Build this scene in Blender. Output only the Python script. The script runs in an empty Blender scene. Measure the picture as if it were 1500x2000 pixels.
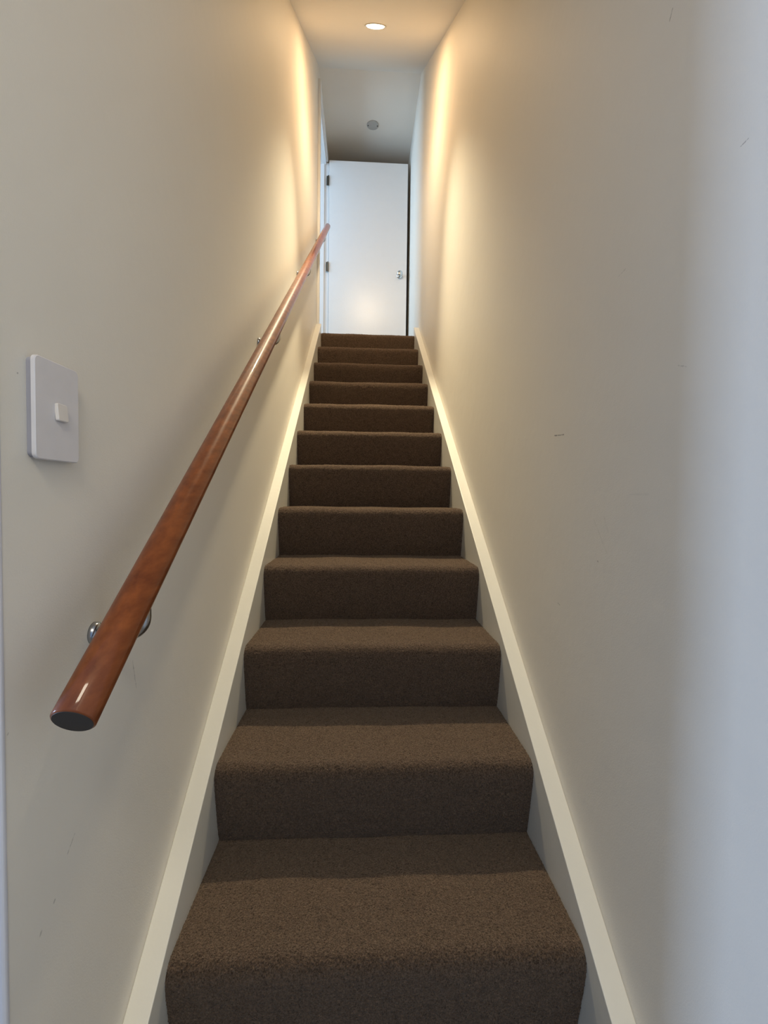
import bpy, bmesh, math, random
import numpy as np
from mathutils import Vector, Matrix

S = bpy.context.scene
COL = S.collection
random.seed(4)

# ------------------------------------------------------------------ place
EYE = 1.0026                       # camera height above the lower floor
W = 0.74                           # carpet width between the stringers
D1, G, R, SB = 0.764, 0.26068, 0.19091, 0.0328   # first nosing, going, rise, nosing overhang
NST = 12
XL, XR = -0.04, 0.78               # wall faces
LAND = NST * R
SLOPE = R / G
CEIL_HI = 3.43 + EYE
RS, RC = 0.705, 0.77 + EYE         # raked ceiling: z = RS*y + RC
CEIL_LO = 2.45
Y_CR = (CEIL_HI - RC) / RS         # crease to the landing ceiling
Y_LO = (CEIL_LO - RC) / RS
DOOR_Y = 4.5
WALL_NEAR = 0.479                  # left wall starts here
OP0, OP1 = 3.745, 4.535            # doorway in the left wall on the landing
OPZ = LAND + 1.93

# ------------------------------------------------------------------ camera
cam = bpy.data.cameras.new('camera')
co = bpy.data.objects.new('camera', cam)
COL.objects.link(co)
yaw, pit, rol, F = 0.051447, -0.033683, 0.011985, 885.41
f = Vector((math.sin(yaw) * math.cos(pit), math.cos(yaw) * math.cos(pit), math.sin(pit)))
r = Vector((math.cos(yaw), -math.sin(yaw), 0.0))
u = r.cross(f)
r2 = math.cos(rol) * r + math.sin(rol) * u
u2 = -math.sin(rol) * r + math.cos(rol) * u
M = Matrix(((r2.x, u2.x, -f.x, 0.32644), (r2.y, u2.y, -f.y, 0.0), (r2.z, u2.z, -f.z, EYE), (0, 0, 0, 1)))
co.matrix_world = M
cam.sensor_fit = 'VERTICAL'
cam.sensor_height = 36.0
cam.sensor_width = 27.0
cam.lens = F / 2000.0 * 36.0
cam.clip_start = 0.02
S.camera = co

# ------------------------------------------------------------------ world, light, exposure
S.view_settings.view_transform = 'Standard'
S.view_settings.look = 'None'
S.view_settings.gamma = 1.0
S.view_settings.use_curve_mapping = False
S.view_settings.exposure = 0.34
wd = bpy.data.worlds.new('world')
S.world = wd
wd.use_nodes = True
wd.node_tree.nodes['Background'].inputs[0].default_value = (0.42, 0.62, 0.95, 1)
wd.node_tree.nodes['Background'].inputs[1].default_value = 0.50


def area(name, loc, direction, size, energy, color, spread=180, size_y=None, shape=None):
    l = bpy.data.lights.new(name, 'AREA')
    l.energy = energy
    l.color = color
    l.size = size
    l.shape = shape or ('RECTANGLE' if size_y else 'SQUARE')
    if size_y:
        l.size_y = size_y
    l.spread = math.radians(spread)
    o = bpy.data.objects.new(name, l)
    COL.objects.link(o)
    o.location = loc
    o.rotation_euler = Vector(direction).to_track_quat('-Z', 'Y').to_euler()
    return o


# daylight of the lower hall's window, behind the camera to the left
area('hall_window_light', (-3.5, 0.06, 0.55), (1, 0.02, 0.0), 0.5, 55.0, (0.48, 0.66, 1.0), size_y=0.9)
# added warm fill above and behind the camera, lifts the near walls
area('hall_fill_light', (0.35, -0.9, 2.40), (0.0, 0.35, -1), 0.5, 17.5, (1.0, 0.90, 0.72), size_y=0.5)
# daylight of the upstairs room, coming through the doorway on the landing
area('upstairs_window_light', (-1.9, 3.75, LAND + 1.25), (1, 0.15, -0.05), 1.2, 50.0, (0.50, 0.74, 1.0), size_y=1.3)


# ------------------------------------------------------------------ materials
def nt(name):
    m = bpy.data.materials.new(name)
    m.use_nodes = True
    n = m.node_tree
    b = n.nodes['Principled BSDF']
    return m, n, b


def N(n, t, **k):
    x = n.nodes.new(t)
    for a, v in k.items():
        setattr(x, a, v)
    return x


def math_n(n, op, a, b=None, clamp=False):
    x = N(n, 'ShaderNodeMath', operation=op, use_clamp=clamp)
    for i, v in enumerate((a, b)):
        if v is None:
            continue
        if isinstance(v, (int, float)):
            x.inputs[i].default_value = v
        else:
            n.links.new(v, x.inputs[i])
    return x.outputs[0]


def mixc(n, fac, a, b):
    x = N(n, 'ShaderNodeMix', data_type='RGBA')
    for s, v in ((x.inputs[0], fac), (x.inputs[6], a), (x.inputs[7], b)):
        if isinstance(v, (int, float)):
            s.default_value = v
        elif isinstance(v, tuple):
            s.default_value = (*v, 1)
        else:
            n.links.new(v, s)
    return x.outputs[2]


def bump(n, b, h, dist, strength=1.0):
    x = N(n, 'ShaderNodeBump')
    x.inputs['Strength'].default_value = strength
    x.inputs['Distance'].default_value = dist
    n.links.new(h, x.inputs['Height'])
    n.links.new(x.outputs[0], b.inputs['Normal'])


def noise(n, scale, detail=3, rough=0.5, vec=None):
    x = N(n, 'ShaderNodeTexNoise')
    x.inputs['Scale'].default_value = scale
    x.inputs['Detail'].default_value = detail
    x.inputs['Roughness'].default_value = rough
    if vec is not None:
        n.links.new(vec, x.inputs['Vector'])
    return x.outputs['Fac']


def mark_mask(n, segs):
    """mask of little scuffs: segments ((y0,z0),(y1,z1),half width,strength) in the wall's own plane"""
    tc = N(n, 'ShaderNodeTexCoord')
    sp = N(n, 'ShaderNodeSeparateXYZ')
    n.links.new(tc.outputs['Object'], sp.inputs[0])
    Y, Z = sp.outputs[1], sp.outputs[2]
    wob = math_n(n, 'MULTIPLY', math_n(n, 'SUBTRACT', noise(n, 180, 2, 0.5, tc.outputs['Object']), 0.5), 0.004)
    tot = None
    for (y0, z0), (y1, z1), w, st in segs:
        dy, dz = y1 - y0, z1 - z0
        L2 = dy * dy + dz * dz
        py = math_n(n, 'SUBTRACT', Y, y0)
        pz = math_n(n, 'SUBTRACT', Z, z0)
        t = math_n(n, 'ADD', math_n(n, 'MULTIPLY', py, dy / L2), math_n(n, 'MULTIPLY', pz, dz / L2), True)
        ey = math_n(n, 'SUBTRACT', py, math_n(n, 'MULTIPLY', t, dy))
        ez = math_n(n, 'SUBTRACT', pz, math_n(n, 'MULTIPLY', t, dz))
        d2 = math_n(n, 'ADD', math_n(n, 'MULTIPLY', ey, ey), math_n(n, 'MULTIPLY', ez, ez))
        d = math_n(n, 'ADD', math_n(n, 'SQRT', d2), wob)
        m = math_n(n, 'SUBTRACT', 1.0, math_n(n, 'DIVIDE', d, w), True)
        m = math_n(n, 'MULTIPLY', m, st)
        tot = m if tot is None else math_n(n, 'MAXIMUM', tot, m)
    return tot


def wall_mat(name, col, segs=None, rough=0.55, pale=None):
    m, n, b = nt(name)
    tc = N(n, 'ShaderNodeTexCoord')
    base = mixc(n, noise(n, 2.3, 4, 0.6, tc.outputs['Object']), tuple(c * 0.965 for c in col), tuple(min(1, c * 1.03) for c in col))
    if segs:
        base = mixc(n, mark_mask(n, segs), base, (0.10, 0.09, 0.08))
    n.links.new(base, b.inputs['Base Color'])
    b.inputs['Roughness'].default_value = rough
    b.inputs['Specular IOR Level'].default_value = 0.35
    h = math_n(n, 'ADD', math_n(n, 'MULTIPLY', noise(n, 9, 3, 0.5, tc.outputs['Object']), 1.0),
               math_n(n, 'MULTIPLY', noise(n, 420, 2, 0.5, tc.outputs['Object']), 0.10))
    bump(n, b, h, 0.0022, 0.8)
    return m


CREAM = (0.79, 0.745, 0.66)
right_marks = [((0.679, 1.7188), (0.674, 1.7298), .0012, .55), ((0.539, 1.4301), (0.5283, 1.4315), .0008, .6),
               ((1.0502, 1.1509), (1.0014, 1.1467), .0016, .75), ((0.8418, 0.8843), (0.8400, 0.8840), .0022, .5),
               ((1.0086, 0.7639), (1.000, 0.762), .002, .35), ((0.8225, 0.9695), (0.8071, 0.942), .002, .10),
               ((0.6355, 1.1959), (0.6198, 1.19), .0012, .25), ((0.7977, 1.399), (0.7759, 1.4017), .0012, .2),
               ((0.744, 1.0112), (0.6961, 1.0118), .0025, .08), ((0.8594, 0.9628), (0.8103, 0.904), .002, .09)]
left_marks = [((0.7455, 0.7326), (0.7566, 0.6842), .0010, .45), ((0.5937, 0.5608), (0.579, 0.5453), .0010, .4),
              ((0.5542, 0.5079), (0.553, 0.506), .0018, .4), ((0.53, 0.4907), (0.529, 0.489), .0025, .4),
              ((0.5074, 1.13), (0.5065, 1.1295), .0010, .5), ((0.4863, 0.7503), (0.4855, 0.749), .0012, .4)]
M_WR = wall_mat('cream_paint_right', CREAM, right_marks)
M_WL = wall_mat('cream_paint_left', CREAM, left_marks)
M_W = wall_mat('cream_paint', CREAM)
M_CEIL = wall_mat('ceiling_paint', (0.76, 0.73, 0.67), rough=0.8)
M_LWALL = wall_mat('landing_white_paint', (0.70, 0.70, 0.68), rough=0.6)


def gloss_white(name, col, rough=0.28, segs=None):
    m, n, b = nt(name)
    tc = N(n, 'ShaderNodeTexCoord')
    c = mixc(n, noise(n, 14, 4, 0.6, tc.outputs['Object']), tuple(v * 0.96 for v in col), col)
    if segs:
        c = mixc(n, mark_mask(n, segs), c, (0.22, 0.19, 0.17))
    n.links.new(c, b.inputs['Base Color'])
    b.inputs['Roughness'].default_value = rough
    bump(n, b, noise(n, 60, 3, 0.5, tc.outputs['Object']), 0.0006, 0.6)
    return m


chips = [((0.9584, 0.3633), (0.955, 0.361), .0016, .6), ((0.8745, 0.3019), (0.868, 0.297), .0014, .7), ((0.862, 0.2927), (0.855, 0.288), .0016, .8),
         ((0.8472, 0.2818), (0.836, 0.274), .0013, .7), ((0.8278, 0.2676), (0.815, 0.258), .0012, .5),
         ((0.9077, 0.3262), (0.906, 0.325), .0014, .4), ((0.7971, 0.2452), (0.79, 0.240), .0012, .5)]
M_SKIRT = gloss_white('skirting_enamel', (0.71, 0.69, 0.62))
M_SKIRT_R = gloss_white('skirting_enamel_chipped', (0.71, 0.69, 0.62), segs=chips)
M_DOOR = gloss_white('door_enamel', (0.74, 0.75, 0.76), 0.32)
M_JAMB = gloss_white('jamb_enamel', (0.74, 0.75, 0.76), 0.3)

# carpet
M_CARPET, n, b = nt('brown_cut_pile_carpet')
tc = N(n, 'ShaderNodeTexCoord')
v1 = N(n, 'ShaderNodeTexVoronoi')
v1.inputs['Scale'].default_value = 330
n.links.new(tc.outputs['Object'], v1.inputs['Vector'])
fine = noise(n, 520, 3, 0.7, tc.outputs['Object'])
mid = noise(n, 60, 3, 0.6, tc.outputs['Object'])
tuft = noise(n, 260, 2, 0.6, tc.outputs['Object'])
k1 = math_n(n, 'MULTIPLY', math_n(n, 'SUBTRACT', math_n(n, 'ADD', math_n(n, 'MULTIPLY', fine, 0.55), math_n(n, 'MULTIPLY', tuft, 0.45)), 0.36), 3.4, True)
k2 = math_n(n, 'ADD', math_n(n, 'MULTIPLY', k1, 0.75), math_n(n, 'MULTIPLY', mid, 0.3), True)
c1 = mixc(n, k2, (0.006, 0.0045, 0.0034), (0.198, 0.132, 0.091))
vs = N(n, 'ShaderNodeSeparateColor')
n.links.new(v1.outputs['Color'], vs.inputs[0])
c2 = mixc(n, math_n(n, 'MULTIPLY', math_n(n, 'POWER', vs.outputs[0], 9.0), 0.35), c1, (0.22, 0.165, 0.12))
n.links.new(c2, b.inputs['Base Color'])
b.inputs['Roughness'].default_value = 1.0
b.inputs['Specular IOR Level'].default_value = 0.05
b.inputs['Sheen Weight'].default_value = 0.28
b.inputs['Sheen Roughness'].default_value = 0.35
b.inputs['Sheen Tint'].default_value = (0.75, 0.62, 0.5, 1)
hh = math_n(n, 'ADD', math_n(n, 'MULTIPLY', fine, 1.0), math_n(n, 'MULTIPLY', v1.outputs['Distance'], -0.8))
bump(n, b, hh, 0.004, 0.9)

# handrail timber
M_WOOD, n, b = nt('varnished_red_brown_timber')
tc = N(n, 'ShaderNodeTexCoord')
mp = N(n, 'ShaderNodeMapping')
mp.inputs['Rotation'].default_value = (-math.atan(SLOPE), 0, 0)
mp.inputs['Scale'].default_value = (60, 2.2, 60)
n.links.new(tc.outputs['Object'], mp.inputs[0])
g1 = noise(n, 1.0, 6, 0.6, mp.outputs[0])
g2 = noise(n, 7, 3, 0.5, tc.outputs['Object'])
g1 = math_n(n, 'MULTIPLY', math_n(n, 'SUBTRACT', g1, 0.28), 2.2, True)
ca = mixc(n, g1, (0.105, 0.022, 0.006), (0.30, 0.085, 0.022))
cb = mixc(n, math_n(n, 'MULTIPLY', g2, 0.5), ca, (0.19, 0.055, 0.015))
n.links.new(cb, b.inputs['Base Color'])
b.inputs['Roughness'].default_value = 0.42
b.inputs['Specular IOR Level'].default_value = 0.12
b.inputs['Coat Weight'].default_value = 0.5
b.inputs['Coat Roughness'].default_value = 0.05
bump(n, b, g1, 0.0006, 0.35)


def simple(name, col, rough=0.5, metal=0.0, ns=40, var=0.06):
    m, n, b = nt(name)
    tc = N(n, 'ShaderNodeTexCoord')
    c = mixc(n, noise(n, ns, 3, 0.5, tc.outputs['Object']), tuple(v * (1 - var) for v in col), tuple(min(1, v * (1 + var)) for v in col))
    n.links.new(c, b.inputs['Base Color'])
    b.inputs['Roughness'].default_value = rough
    b.inputs['Metallic'].default_value = metal
    return m


M_END = simple('dark_end_grain', (0.022, 0.016, 0.013), 0.55)
M_CHROME = simple('satin_chrome', (0.42, 0.43, 0.45), 0.22, 1.0)
M_KNOB = simple('polished_chrome', (0.62, 0.66, 0.68), 0.15, 1.0)
M_HINGE = simple('aged_bronze_hinge', (0.10, 0.085, 0.065), 0.4, 0.9)
M_PLATE = simple('white_switch_plastic', (0.70, 0.68, 0.695), 0.35)
M_SURR = simple('grey_white_switch_surround', (0.33, 0.33, 0.38), 0.4)
M_ROCK = simple('cream_white_rocker_plastic', (0.72, 0.68, 0.64), 0.3)
M_VENT = simple('grey_beige_ceiling_plate', (0.42, 0.41, 0.385), 0.6)
M_SCREW = simple('dark_screw', (0.10, 0.095, 0.09), 0.5, 0.6)
M_RING = simple('downlight_ring', (0.55, 0.52, 0.46), 0.35)
M_DARKFLOOR = simple('hall_floor_vinyl', (0.20, 0.18, 0.16), 0.6)
M_LAMP, n, b = nt('glowing_lamp_glass')
b.inputs['Base Color'].default_value = (1, 0.9, 0.7, 1)
b.inputs['Emission Color'].default_value = (1, 0.86, 0.62, 1)
b.inputs['Emission Strength'].default_value = 14


# ------------------------------------------------------------------ helpers
def link(name, bm, mat, parent=None, smooth=False, loc=None):
    me = bpy.data.meshes.new(name)
    bmesh.ops.recalc_face_normals(bm, faces=bm.faces)
    bm.to_mesh(me)
    bm.free()
    if smooth:
        for p in me.polygons:
            p.use_smooth = True
    for m in (mat if isinstance(mat, (list, tuple)) else [mat]):
        me.materials.append(m)
    o = bpy.data.objects.new(name, me)
    COL.objects.link(o)
    if parent:
        o.parent = parent
    if loc:
        o.location = loc
    return o


def struct(o):
    o['kind'] = 'structure'
    return o


def thing(o, label, cat, group=None):
    o['label'] = label
    o['category'] = cat
    if group:
        o['group'] = group
    return o


def empty(name, loc=(0, 0, 0)):
    o = bpy.data.objects.new(name, None)
    COL.objects.link(o)
    o.location = loc
    o.empty_display_size = 0.05
    return o


def box(bm, x0, x1, y0, y1, z0, z1, bev=0.0):
    vs = [bm.verts.new((x, y, z)) for x in (x0, x1) for y in (y0, y1) for z in (z0, z1)]
    fs = [(0, 1, 3, 2), (4, 6, 7, 5), (0, 4, 5, 1), (2, 3, 7, 6), (0, 2, 6, 4), (1, 5, 7, 3)]
    ff = [bm.faces.new([vs[i] for i in q]) for q in fs]
    if bev > 0:
        ed = list({e for q in ff for e in q.edges})
        bmesh.ops.bevel(bm, geom=ed, offset=bev, segments=3, affect='EDGES', profile=0.5)
    return bm


def prism_x(bm, pts, x0, x1, bev=0.0, seg=3):
    """polygon in (y,z) extruded along x"""
    a = [bm.verts.new((x0, y, z)) for y, z in pts]
    c = [bm.verts.new((x1, y, z)) for y, z in pts]
    ff = [bm.faces.new(a), bm.faces.new(c[::-1])]
    k = len(pts)
    for i in range(k):
        ff.append(bm.faces.new((a[i], c[i], c[(i + 1) % k], a[(i + 1) % k])))
    if bev > 0:
        ed = list({e for q in ff for e in q.edges})
        bmesh.ops.bevel(bm, geom=ed, offset=bev, segments=seg, affect='EDGES', profile=0.5)
    return bm


def frame_of(d):
    d = Vector(d).normalized()
    a = Vector((0, 0, 1)) if abs(d.z) < 0.95 else Vector((1, 0, 0))
    s = d.cross(a).normalized()
    return s, s.cross(d).normalized(), d


def lathe(bm, origin, axis, prof, seg=40):
    """prof: list of (distance along axis, radius)"""
    s, t, d = frame_of(axis)
    o = Vector(origin)
    rings = []
    for h, rr in prof:
        if rr <= 1e-6:
            rings.append([bm.verts.new(o + d * h)])
        else:
            rings.append([bm.verts.new(o + d * h + (s * math.cos(2 * math.pi * i / seg) + t * math.sin(2 * math.pi * i / seg)) * rr) for i in range(seg)])
    for A, B in zip(rings, rings[1:]):
        for i in range(seg):
            j = (i + 1) % seg
            if len(A) == 1 and len(B) == 1:
                continue
            if len(A) == 1:
                bm.faces.new((A[0], B[i], B[j]))
            elif len(B) == 1:
                bm.faces.new((A[i], B[0], A[j]))
            else:
                bm.faces.new((A[i], B[i], B[j], A[j]))
    return bm


def tube(bm, pts, rad, seg=20):
    pts = [Vector(p) for p in pts]
    rings = []
    for i, p in enumerate(pts):
        d = (pts[min(i + 1, len(pts) - 1)] - pts[max(i - 1, 0)]).normalized()
        s = d.cross(Vector((0, 1, 0.0)))
        if s.length < 1e-3:
            s = Vector((1, 0, 0))
        s.normalize()
        t = s.cross(d)
        rr = rad[i] if isinstance(rad, (list, tuple)) else rad
        rings.append([bm.verts.new(p + (s * math.cos(2 * math.pi * k / seg) + t * math.sin(2 * math.pi * k / seg)) * rr) for k in range(seg)])
    for A, B in zip(rings, rings[1:]):
        for i in range(seg):
            j = (i + 1) % seg
            bm.faces.new((A[i], B[i], B[j], A[j]))
    bm.faces.new(rings[0])
    bm.faces.new(rings[-1][::-1])
    return bm


# ------------------------------------------------------------------ structure
BACK = 5.25
TH = 0.12
# left wall: stair part, then above and beyond the doorway
bm = bmesh.new()
z_rake = lambda y: RS * y + RC
prism_x(bm, [(WALL_NEAR, 0), (OP0, 0), (OP0, z_rake(OP0)), (Y_LO, CEIL_LO), (WALL_NEAR, CEIL_LO)], XL - TH, XL)
struct(link('wall_left', bm, M_WL))
bm = bmesh.new()
prism_x(bm, [(OP0, OPZ), (OP1, OPZ), (OP1, LAND), (BACK, LAND), (BACK, CEIL_HI), (Y_CR, CEIL_HI), (OP0, z_rake(OP0))], XL - TH, XL)
struct(link('wall_left', bm, M_W))
bm = bmesh.new()
prism_x(bm, [(-1.3, 0), (BACK, 0), (BACK, CEIL_HI), (Y_CR, CEIL_HI), (Y_LO, CEIL_LO), (-1.3, CEIL_LO)], XR, XR + TH)
struct(link('wall_right', bm, M_WR))
bm = bmesh.new()
box(bm, XL, XR, BACK, BACK + TH, LAND, CEIL_HI)
struct(link('wall_back', bm, M_W))
# hall wall turning left at the foot of the stairs
bm = bmesh.new()
box(bm, -3.7, XL - TH, WALL_NEAR, WALL_NEAR + TH, 0, CEIL_LO)
struct(link('wall_hall', bm, M_W))

# ceilings
bm = bmesh.new()
t = 0.10
prism_x(bm, [(-1.3, CEIL_LO), (Y_LO, CEIL_LO), (Y_CR, CEIL_HI), (BACK + TH, CEIL_HI), (BACK + TH, CEIL_HI + t), (Y_CR - 0.05, CEIL_HI + t), (Y_LO - 0.05, CEIL_LO + t), (-1.3, CEIL_LO + t)], XL - TH, XR + TH)
struct(link('ceiling', bm, M_CEIL))

# floors
bm = bmesh.new()
box(bm, -3.7, XR, -1.3, WALL_NEAR, -0.1, 0.0)
box(bm, XL, XR, WALL_NEAR, D1 + SB, -0.1, 0.0)
struct(link('floor', bm, M_DARKFLOOR))
bm = bmesh.new()
box(bm, XL, XR, D1 + NST * G - 0.06 + SB, BACK, LAND - 0.12, LAND - 0.0)
box(bm, XL - TH, XL, OP0 + 0.018, OP1 - 0.02, LAND - 0.12, LAND)
box(bm, -2.3, XL - TH, 2.9, BACK, LAND - 0.12, LAND - 0.0)
struct(link('floor', bm, M_CARPET))

# the room beyond the landing doorway
bm = bmesh.new()
box(bm, -2.3, XL - TH, BACK, BACK + TH, LAND, CEIL_HI)
struct(link('wall_upstairs_back', bm, M_LWALL))
bm = bmesh.new()
box(bm, -2.3, XL - TH, 2.8, 2.9, LAND, CEIL_HI)
struct(link('wall_upstairs_front', bm, M_LWALL))
bm = bmesh.new()
box(bm, -2.4, -2.3, 2.8, BACK + TH, LAND - 0.12, CEIL_HI)
struct(link('wall_upstairs_side', bm, M_LWALL))
bm = bmesh.new()
box(bm, -2.4, XL - TH, 2.8, BACK + TH, CEIL_HI, CEIL_HI + 0.1)
struct(link('ceiling', bm, M_LWALL))

# sloping stringer boards (capped skirting) on each wall
def stringer(name, x0, x1, zo0, zo1, mat, yend):
    bm = bmesh.new()
    y0 = 0.50
    line = lambda y: R + SLOPE * (y - D1) + zo0 + (zo1 - zo0) * (y - 0.7) / 2.87
    low = lambda y: max(0.0, line(y) - 0.42)
    prism_x(bm, [(y0, 0), (y0, line(y0)), (yend, line(yend)), (yend, LAND - 0.25), (D1 + 0.3, 0)], x0, x1, 0.0018, 2)
    return struct(link(name, bm, mat))


stringer('baseboard_left', XL, 0.0, 0.021, 0.055, M_SKIRT, 3.655)
stringer('baseboard_right', W, XR, 0.025, 0.033, M_SKIRT_R, 3.70)

# architrave round the landing doorway (stair side), linings and stops
bm = bmesh.new()
AX = XL + 0.020
box(bm, XL, AX, OP0 - 0.055, OP0, LAND, OPZ + 0.055, 0.003)
box(bm, XL, AX, OP0 - 0.001, OP1 - 0.03, OPZ, OPZ + 0.055, 0.003)
struct(link('trim_1', bm, M_JAMB))
bm = bmesh.new()
box(bm, XL - TH - 0.002, XL + 0.0262, OP1 - 0.018, OP1 + 0.02, LAND, OPZ, 0.001)     # far jamb, faces the camera
box(bm, XL - 0.050, XL - 0.016, OP1 - 0.030, OP1 - 0.018, LAND, OPZ - 0.018, 0.001)       # stop
box(bm, XL - TH - 0.002, XL + 0.002, OP0, OP0 + 0.018, LAND, OPZ, 0.001)
box(bm, XL - TH - 0.002, XL + 0.002, OP0, OP1, OPZ - 0.018, OPZ, 0.001)
struct(link('trim_2', bm, M_JAMB))
# hall corner trim, at the foot of the left wall
bm = bmesh.new()
box(bm, XL - 0.06, XL + 0.001, WALL_NEAR - 0.004, WALL_NEAR + 0.004, 0, CEIL_LO, 0.003)
struct(link('trim_3', bm, gloss_white('corner_enamel', (0.66, 0.66, 0.70), 0.4)))

# ------------------------------------------------------------------ staircase
stairs = empty('staircase', (0, D1, 0))
thing(stairs, 'straight staircase covered in dark brown cut-pile carpet between two white stringer boards', 'staircase')


def step(k):
    """one carpeted step: riser k, rounded nosing and tread k"""
    y0 = D1 + (k - 1) * G
    zt = k * R
    zb = (k - 1) * R
    rad = 0.030
        # riser leaning forward to just under the nosing
    a, bnd = (y0 + SB, zb - 0.005), (y0 + 0.002, zt - rad - 0.022)
    P = [a]
    for i in range(1, 21):
        q = i / 20
        P.append((a[0] + (bnd[0] - a[0]) * (q ** 0.8), a[1] + (bnd[1] - a[1]) * q))
    P.append((y0, zt - rad - 0.004))
    for i in range(1, 13):
        an = math.pi / 2 * i / 12
        P.append((y0 + rad * (1 - math.cos(an)), zt - rad + rad * math.sin(an)))
    yb = D1 + k * G + SB + 0.010 if k < NST else D1 + k * G + SB - 0.06
    for i in range(1, 11):
        P.append((y0 + rad + (yb - y0 - rad) * i / 10, zt))
    P = np.array(P)
    # resample evenly
    cell = {1: .0017, 2: .0018, 3: .0022, 4: .0028, 5: .0035}.get(k, .005)
    seg = np.hypot(*np.diff(P, axis=0).T)
    s = np.concatenate([[0], np.cumsum(seg)])
    m = int(s[-1] / cell)
    ss = np.linspace(0, s[-1], m)
    py, pz = np.interp(ss, s, P[:, 0]), np.interp(ss, s, P[:, 1])
    ty, tz = np.gradient(py), np.gradient(pz)
    L = np.hypot(ty, tz)
    ny, nz = -tz / L, ty / L
    nx = int(W / cell)
    xs = np.linspace(0.0, W, nx)
    rng = np.random.default_rng(k)
    X, I = np.meshgrid(xs, np.arange(m))
    h = rng.normal(0, 0.0007, X.shape) + rng.random(X.shape) ** 3 * 0.0014
    # broad unevenness of a laid carpet
    ph = rng.random(4) * 6
    h = h + 0.0016 * np.sin(X * 9 + ph[0]) * np.sin(I / m * 5 + ph[1]) + 0.001 * np.sin(X * 23 + ph[2] + I / m * 3)
    edge = np.minimum(X, W - X)
    h = h - 0.004 * np.exp(-edge / 0.006)
    h[0, :] = 0
    Xj = X + rng.normal(0, cell * 0.18, X.shape) * (edge > 0.004)
    V = np.stack([Xj, py[I] + ny[I] * h, pz[I] + nz[I] * h], -1).reshape(-1, 3)
    base = len(V)
    idx = np.arange(m * nx).reshape(m, nx)
    Fq = np.stack([idx[:-1, :-1], idx[:-1, 1:], idx[1:, 1:], idx[1:, :-1]], -1).reshape(-1, 4)
    # timber carcass inside the carpet so the step is solid
    ins = [(y0 + SB + 0.012, zb - 0.003), (y0 + 0.014, zt - 0.045), (y0 + 0.016, zt - 0.014), (yb, zt - 0.012), (yb, zb + 0.003 if k > 1 else 0.003)]
    extra = [(x, y, z) for x in (0.004, W - 0.004) for y, z in ins]
    V = np.concatenate([V, np.array(extra)])
    me = bpy.data.meshes.new('step')
    faces = []
    q = len(ins)
    for i in range(q):
        j = (i + 1) % q
        faces.append((base + i, base + j, base + q + j, base + q + i))
    nq = len(Fq)
    allq = np.concatenate([Fq, np.array(faces)])
    me.vertices.add(len(V))
    me.vertices.foreach_set('co', V.astype(np.float32).ravel())
    me.loops.add(allq.size)
    me.loops.foreach_set('vertex_index', allq.astype(np.int32).ravel())
    me.polygons.add(len(allq))
    me.polygons.foreach_set('loop_start', (np.arange(len(allq)) * 4).astype(np.int32))
    me.polygons.foreach_set('loop_total', np.full(len(allq), 4, np.int32))
    me.update(calc_edges=True)
    me.validate()
    me.polygons.foreach_set('use_smooth', np.ones(len(me.polygons), bool))
    me.materials.append(M_CARPET)
    o = bpy.data.objects.new('step', me)
    COL.objects.link(o)
    o.parent = stairs
    o.matrix_parent_inverse = Matrix.Translation((0, -D1, 0))
    return o


for k in range(1, NST + 1):
    step(k)

# ------------------------------------------------------------------ door on the landing, opened across it
bm = bmesh.new()
DX0, DX1 = -0.010, 0.752
box(bm, DX0, DX1, DOOR_Y, DOOR_Y + 0.036, LAND + 0.008, LAND + 1.945, 0.0015)
door = struct(link('door_1', bm, M_DOOR))
ko = Vector((0.682, DOOR_Y, LAND + 0.875))
bm = bmesh.new()
lathe(bm, ko, (0, -1, 0), [(0, 0), (0, 0.028), (0.004, 0.028), (0.008, 0.024), (0.009, 0.012), (0.009, 0)])
rose = link('knob_rose', bm, M_KNOB, None, True)
bm = bmesh.new()
lathe(bm, ko, (0, -1, 0), [(0.008, 0), (0.008, 0.011), (0.028, 0.010), (0.034, 0.017), (0.042, 0.0245), (0.052, 0.0265), (0.060, 0.023), (0.064, 0.014), (0.065, 0)])
knob = link('door_knob', bm, M_KNOB, door, True)
rose.parent = knob
knob['label'] = 'round chrome knob'
for hz in (LAND + 1.75, LAND + 0.935, LAND + 0.17):
    bm = bmesh.new()
    box(bm, DX0 - 0.024, DX0 - 0.001, DOOR_Y - 0.004, DOOR_Y + 0.002, hz - 0.044, hz + 0.044, 0.0008)
    lathe(bm, (DX0 - 0.006, DOOR_Y - 0.006, hz - 0.046), (0, 0, 1), [(0, 0), (0, 0.0055), (0.092, 0.0055), (0.092, 0)], 16)
    h = link('hinge', bm, M_HINGE, door)
    h['label'] = 'dark bronze butt hinge'

# ------------------------------------------------------------------ handrail
RX = 0.030
RA = (0.4785, 0.767 - SLOPE * 0.0025)
ry = lambda y: RA[1] + SLOPE * (y - RA[0])
axis = Vector((0, 1, SLOPE)).normalized()
rail_len = (3.845 - RA[0]) * math.hypot(1, SLOPE)
rail = empty('handrail', (RX, RA[0], RA[1]))
thing(rail, 'round varnished red-brown timber handrail on metal brackets, fixed along left stair wall', 'handrail')
PI_ = Matrix.Translation((-RX, -RA[0], -RA[1]))


def child(o, p=rail):
    o.parent = p
    o.matrix_parent_inverse = PI_ if p is rail else Matrix.Identity(4)
    return o


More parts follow.
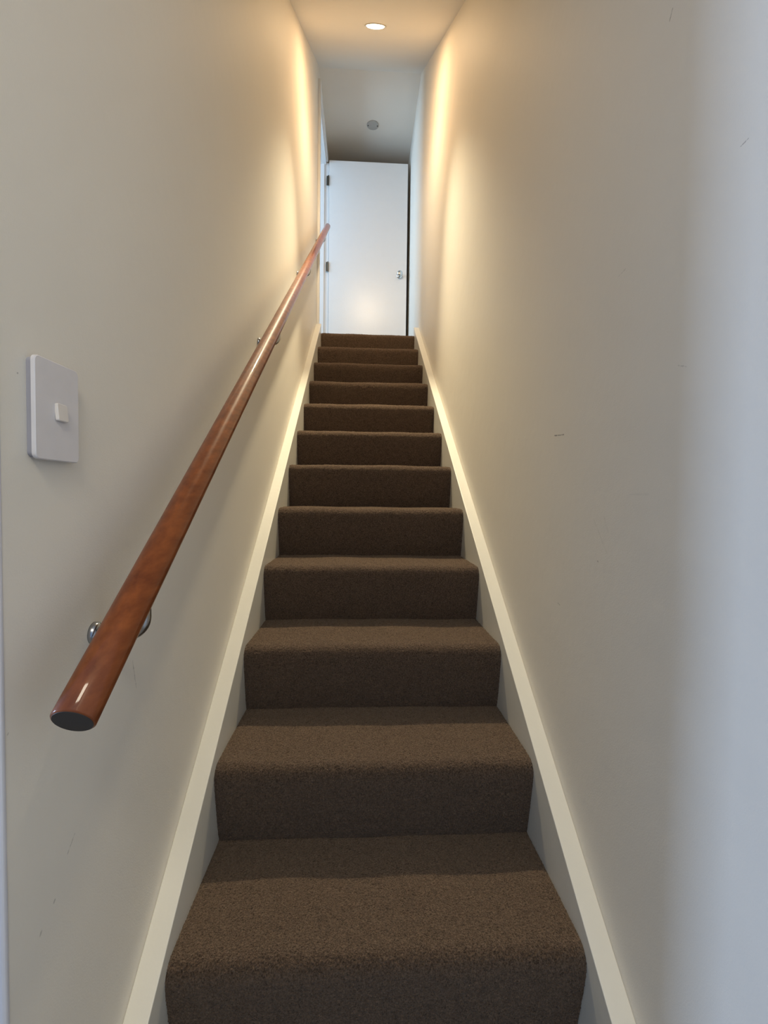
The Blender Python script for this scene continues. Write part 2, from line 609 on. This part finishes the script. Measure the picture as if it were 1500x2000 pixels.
RR = 0.0223
bm = bmesh.new()
A0 = Vector((RX, RA[0], RA[1]))
ns = 40
prof = [(0.0004, RR - 0.0022), (0.0010, RR - 0.0010), (0.0022, RR)]
prof += [(0.0022 + (rail_len - 0.0044) * i / ns, RR) for i in range(1, ns + 1)]
prof += [(rail_len - 0.001, RR - 0.001), (rail_len, RR - 0.003), (rail_len, 0)]
lathe(bm, A0, axis, prof, 56)
child(link('rail', bm, M_WOOD, None, True))
bm = bmesh.new()
lathe(bm, A0, axis, [(0, 0), (0, RR - 0.0024), (0.0012, RR - 0.0016), (0.003, RR - 0.0016), (0.003, 0)], 56)
o = child(link('end_face', bm, M_END))
o['label'] = 'dark sawn end face'


def bracket(yb):
    """cast bracket: small rose on the wall, thick arm with a rounded elbow, saddle under the rail"""
    zc = ry(yb)
    zw = zc - 0.074
    xe, rb, ra = 0.026, 0.022, 0.0108
    x0 = XL + 0.004
    pts = [(x0 + (xe - rb - x0) * i / 6, yb, zw) for i in range(7)]
    for i in range(1, 15):
        an = math.pi / 2 * i / 14
        pts.append((xe - rb + rb * math.sin(an), yb, zw + rb * (1 - math.cos(an))))
    for i in range(1, 5):
        pts.append((xe, yb, zw + rb + (zc - 0.021 - zw - rb) * i / 4))
    bm = bmesh.new()
    tube(bm, pts, ra, 24)
    arm = child(link('bracket', bm, M_CHROME, None, True))
    arm['label'] = 'curved metal bracket'
    bm = bmesh.new()
    lathe(bm, (XL, yb, zw), (1, 0, 0), [(0, 0), (0, 0.0155), (0.003, 0.0155), (0.0065, 0.0145), (0.009, 0.012), (0.010, 0)], 40)
    w = link('wall_rose', bm, M_CHROME, None, True)
    w.parent = arm
    bm = bmesh.new()
    nrm = Vector((0, -SLOPE, 1)).normalized()
    rows = []
    for i in range(9):
        a = -0.028 + 0.056 * i / 8
        hw = 0.50 * math.sqrt(max(0.05, 1 - (a / 0.030) ** 2))
        row = []
        for j in range(7):
            an = -hw + 2 * hw * j / 6
            q = -nrm * math.cos(an) + Vector((1, 0, 0)) * math.sin(an)
            p = Vector((RX, yb, zc)) + axis * a
            row.append((bm.verts.new(p + q * (RR + 0.0004)), bm.verts.new(p + q * (RR + 0.0032))))
        rows.append(row)
    for A, B in zip(rows, rows[1:]):
        for j in range(6):
            bm.faces.new((A[j][0], A[j + 1][0], B[j + 1][0], B[j][0]))
            bm.faces.new((A[j][1], B[j][1], B[j + 1][1], A[j + 1][1]))
        bm.faces.new((A[0][0], B[0][0], B[0][1], A[0][1]))
        bm.faces.new((A[6][0], A[6][1], B[6][1], B[6][0]))
    for A in (rows[0], rows[-1]):
        for j in range(6):
            bm.faces.new((A[j][0], A[j + 1][0], A[j + 1][1], A[j][1]))
    sd = link('saddle', bm, M_CHROME, None, True)
    sd.parent = arm
    return arm


for yb in (0.640, 1.64, 2.58, 3.58):
    bracket(yb)

# ------------------------------------------------------------------ light switch
SY, SZ = 0.5555, 0.0945 + EYE
sw = empty('light_switch', (XL, SY, SZ))
thing(sw, 'white rectangular light switch with one small square rocker on left wall', 'light switch')


def rrect(bm, hw, hh, x0, x1, rad, bev, cy=0, cz=0, n=8):
    pts = []
    for cx_, cy_, a0 in ((hw - rad, hh - rad, 0), (-hw + rad, hh - rad, 90), (-hw + rad, -hh + rad, 180), (hw - rad, -hh + rad, 270)):
        for i in range(n + 1):
            a = math.radians(a0 + 90 * i / n)
            pts.append((cy + cx_ + rad * math.cos(a), cz + cy_ + rad * math.sin(a)))
    A = [bm.verts.new((x0, y, z)) for y, z in pts]
    B = [bm.verts.new((x1 - bev, y, z)) for y, z in pts]
    sc = lambda p: (cy + (p[0] - cy) * (1 - bev / hw), cz + (p[1] - cz) * (1 - bev / hh))
    C = [bm.verts.new((x1, *sc(p))) for p in pts]
    k = len(pts)
    bm.faces.new(A)
    bm.faces.new(C[::-1])
    for P, Q in ((A, B), (B, C)):
        for i in range(k):
            bm.faces.new((P[i], Q[i], Q[(i + 1) % k], P[(i + 1) % k]))


bm = bmesh.new()
rrect(bm, 0.0365, 0.0550, 0.0, 0.0062, 0.006, 0.0008)
s1 = link('surround', bm, M_SURR, sw)
bm = bmesh.new()
rrect(bm, 0.0385, 0.0570, 0.0062, 0.0105, 0.0065, 0.0009)
s2 = link('face_plate', bm, M_PLATE, sw)
bm = bmesh.new()
rrect(bm, 0.0092, 0.0102, 0.0, 0.0036, 0.002, 0.0008, 0, 0, 5)
rk = link('rocker', bm, M_ROCK, sw)
rk.location = (0.0105, 0.0030, -0.0005)
rk.rotation_euler = (0, math.radians(-5), 0)

# ------------------------------------------------------------------ downlight in the raked ceiling
DLY = 2.592
cn = Vector((0, RS, -1)).normalized()        # out of the ceiling
dl = empty('downlight', (0.380, DLY, z_rake(DLY)))
thing(dl, 'small lit recessed downlight in the sloping ceiling above the stairs', 'downlight')
bm = bmesh.new()
lathe(bm, (0, 0, 0), cn, [(-0.0005, 0.050), (-0.0005, 0.0595), (0.002, 0.060), (0.0035, 0.058), (0.003, 0.051), (0.001, 0.050)], 56)
link('trim_ring', bm, M_RING, dl, True)
bm = bmesh.new()
lathe(bm, (0, 0, 0), cn, [(0.0, 0), (0.0, 0.0505), (0.0045, 0.047), (0.007, 0.036), (0.008, 0)], 48)
link('lamp_lens', bm, M_LAMP, dl)
lp = Vector((0.380, DLY, z_rake(DLY))) + cn * 0.012
la = area('downlight_flood', lp, cn, 0.085, 8.2, (1.0, 0.66, 0.36), shape='DISK')
sp = bpy.data.lights.new('downlight_beam', 'SPOT')
sp.energy = 17.0
sp.color = (1.0, 0.96, 0.72)
sp.spot_size = math.radians(118)
sp.spot_blend = 0.9
sp.shadow_soft_size = 0.04
spo = bpy.data.objects.new('downlight_beam', sp)
COL.objects.link(spo)
spo.location = lp + cn * 0.01
spo.rotation_euler = cn.to_track_quat('-Z', 'Y').to_euler()

sq = bpy.data.lights.new('downlight_spill', 'SPOT')
sq.energy = 345.0
sq.color = (1.0, 0.87, 0.60)
sq.spot_size = math.radians(54)
sq.spot_blend = 1.0
sq.shadow_soft_size = 0.04
sqo = bpy.data.objects.new('downlight_spill', sq)
COL.objects.link(sqo)
sqo.location = lp + cn * 0.01
sqo.rotation_euler = Vector((0, -0.25, -1)).to_track_quat('-Z', 'Y').to_euler()

# ------------------------------------------------------------------ round plate on the landing ceiling
vp = empty('ceiling_cover_plate', (0.402, 4.306, CEIL_HI))
thing(vp, 'round grey-beige cover plate with two screws on the landing ceiling', 'cover plate')
bm = bmesh.new()
lathe(bm, (0, 0, 0), (0, 0, -1), [(0, 0), (0, 0.054), (0.005, 0.054), (0.008, 0.050), (0.0085, 0.042), (0.0075, 0.040), (0.0085, 0.038), (0.009, 0)], 56)
link('disc', bm, M_VENT, vp)
for sx in (-0.043, 0.043):
    bm = bmesh.new()
    lathe(bm, (sx, 0, -0.007), (0, 0, -1), [(0, 0), (0, 0.007), (0.003, 0.0055), (0.0035, 0)], 20)
    link('screw', bm, M_SCREW, vp)
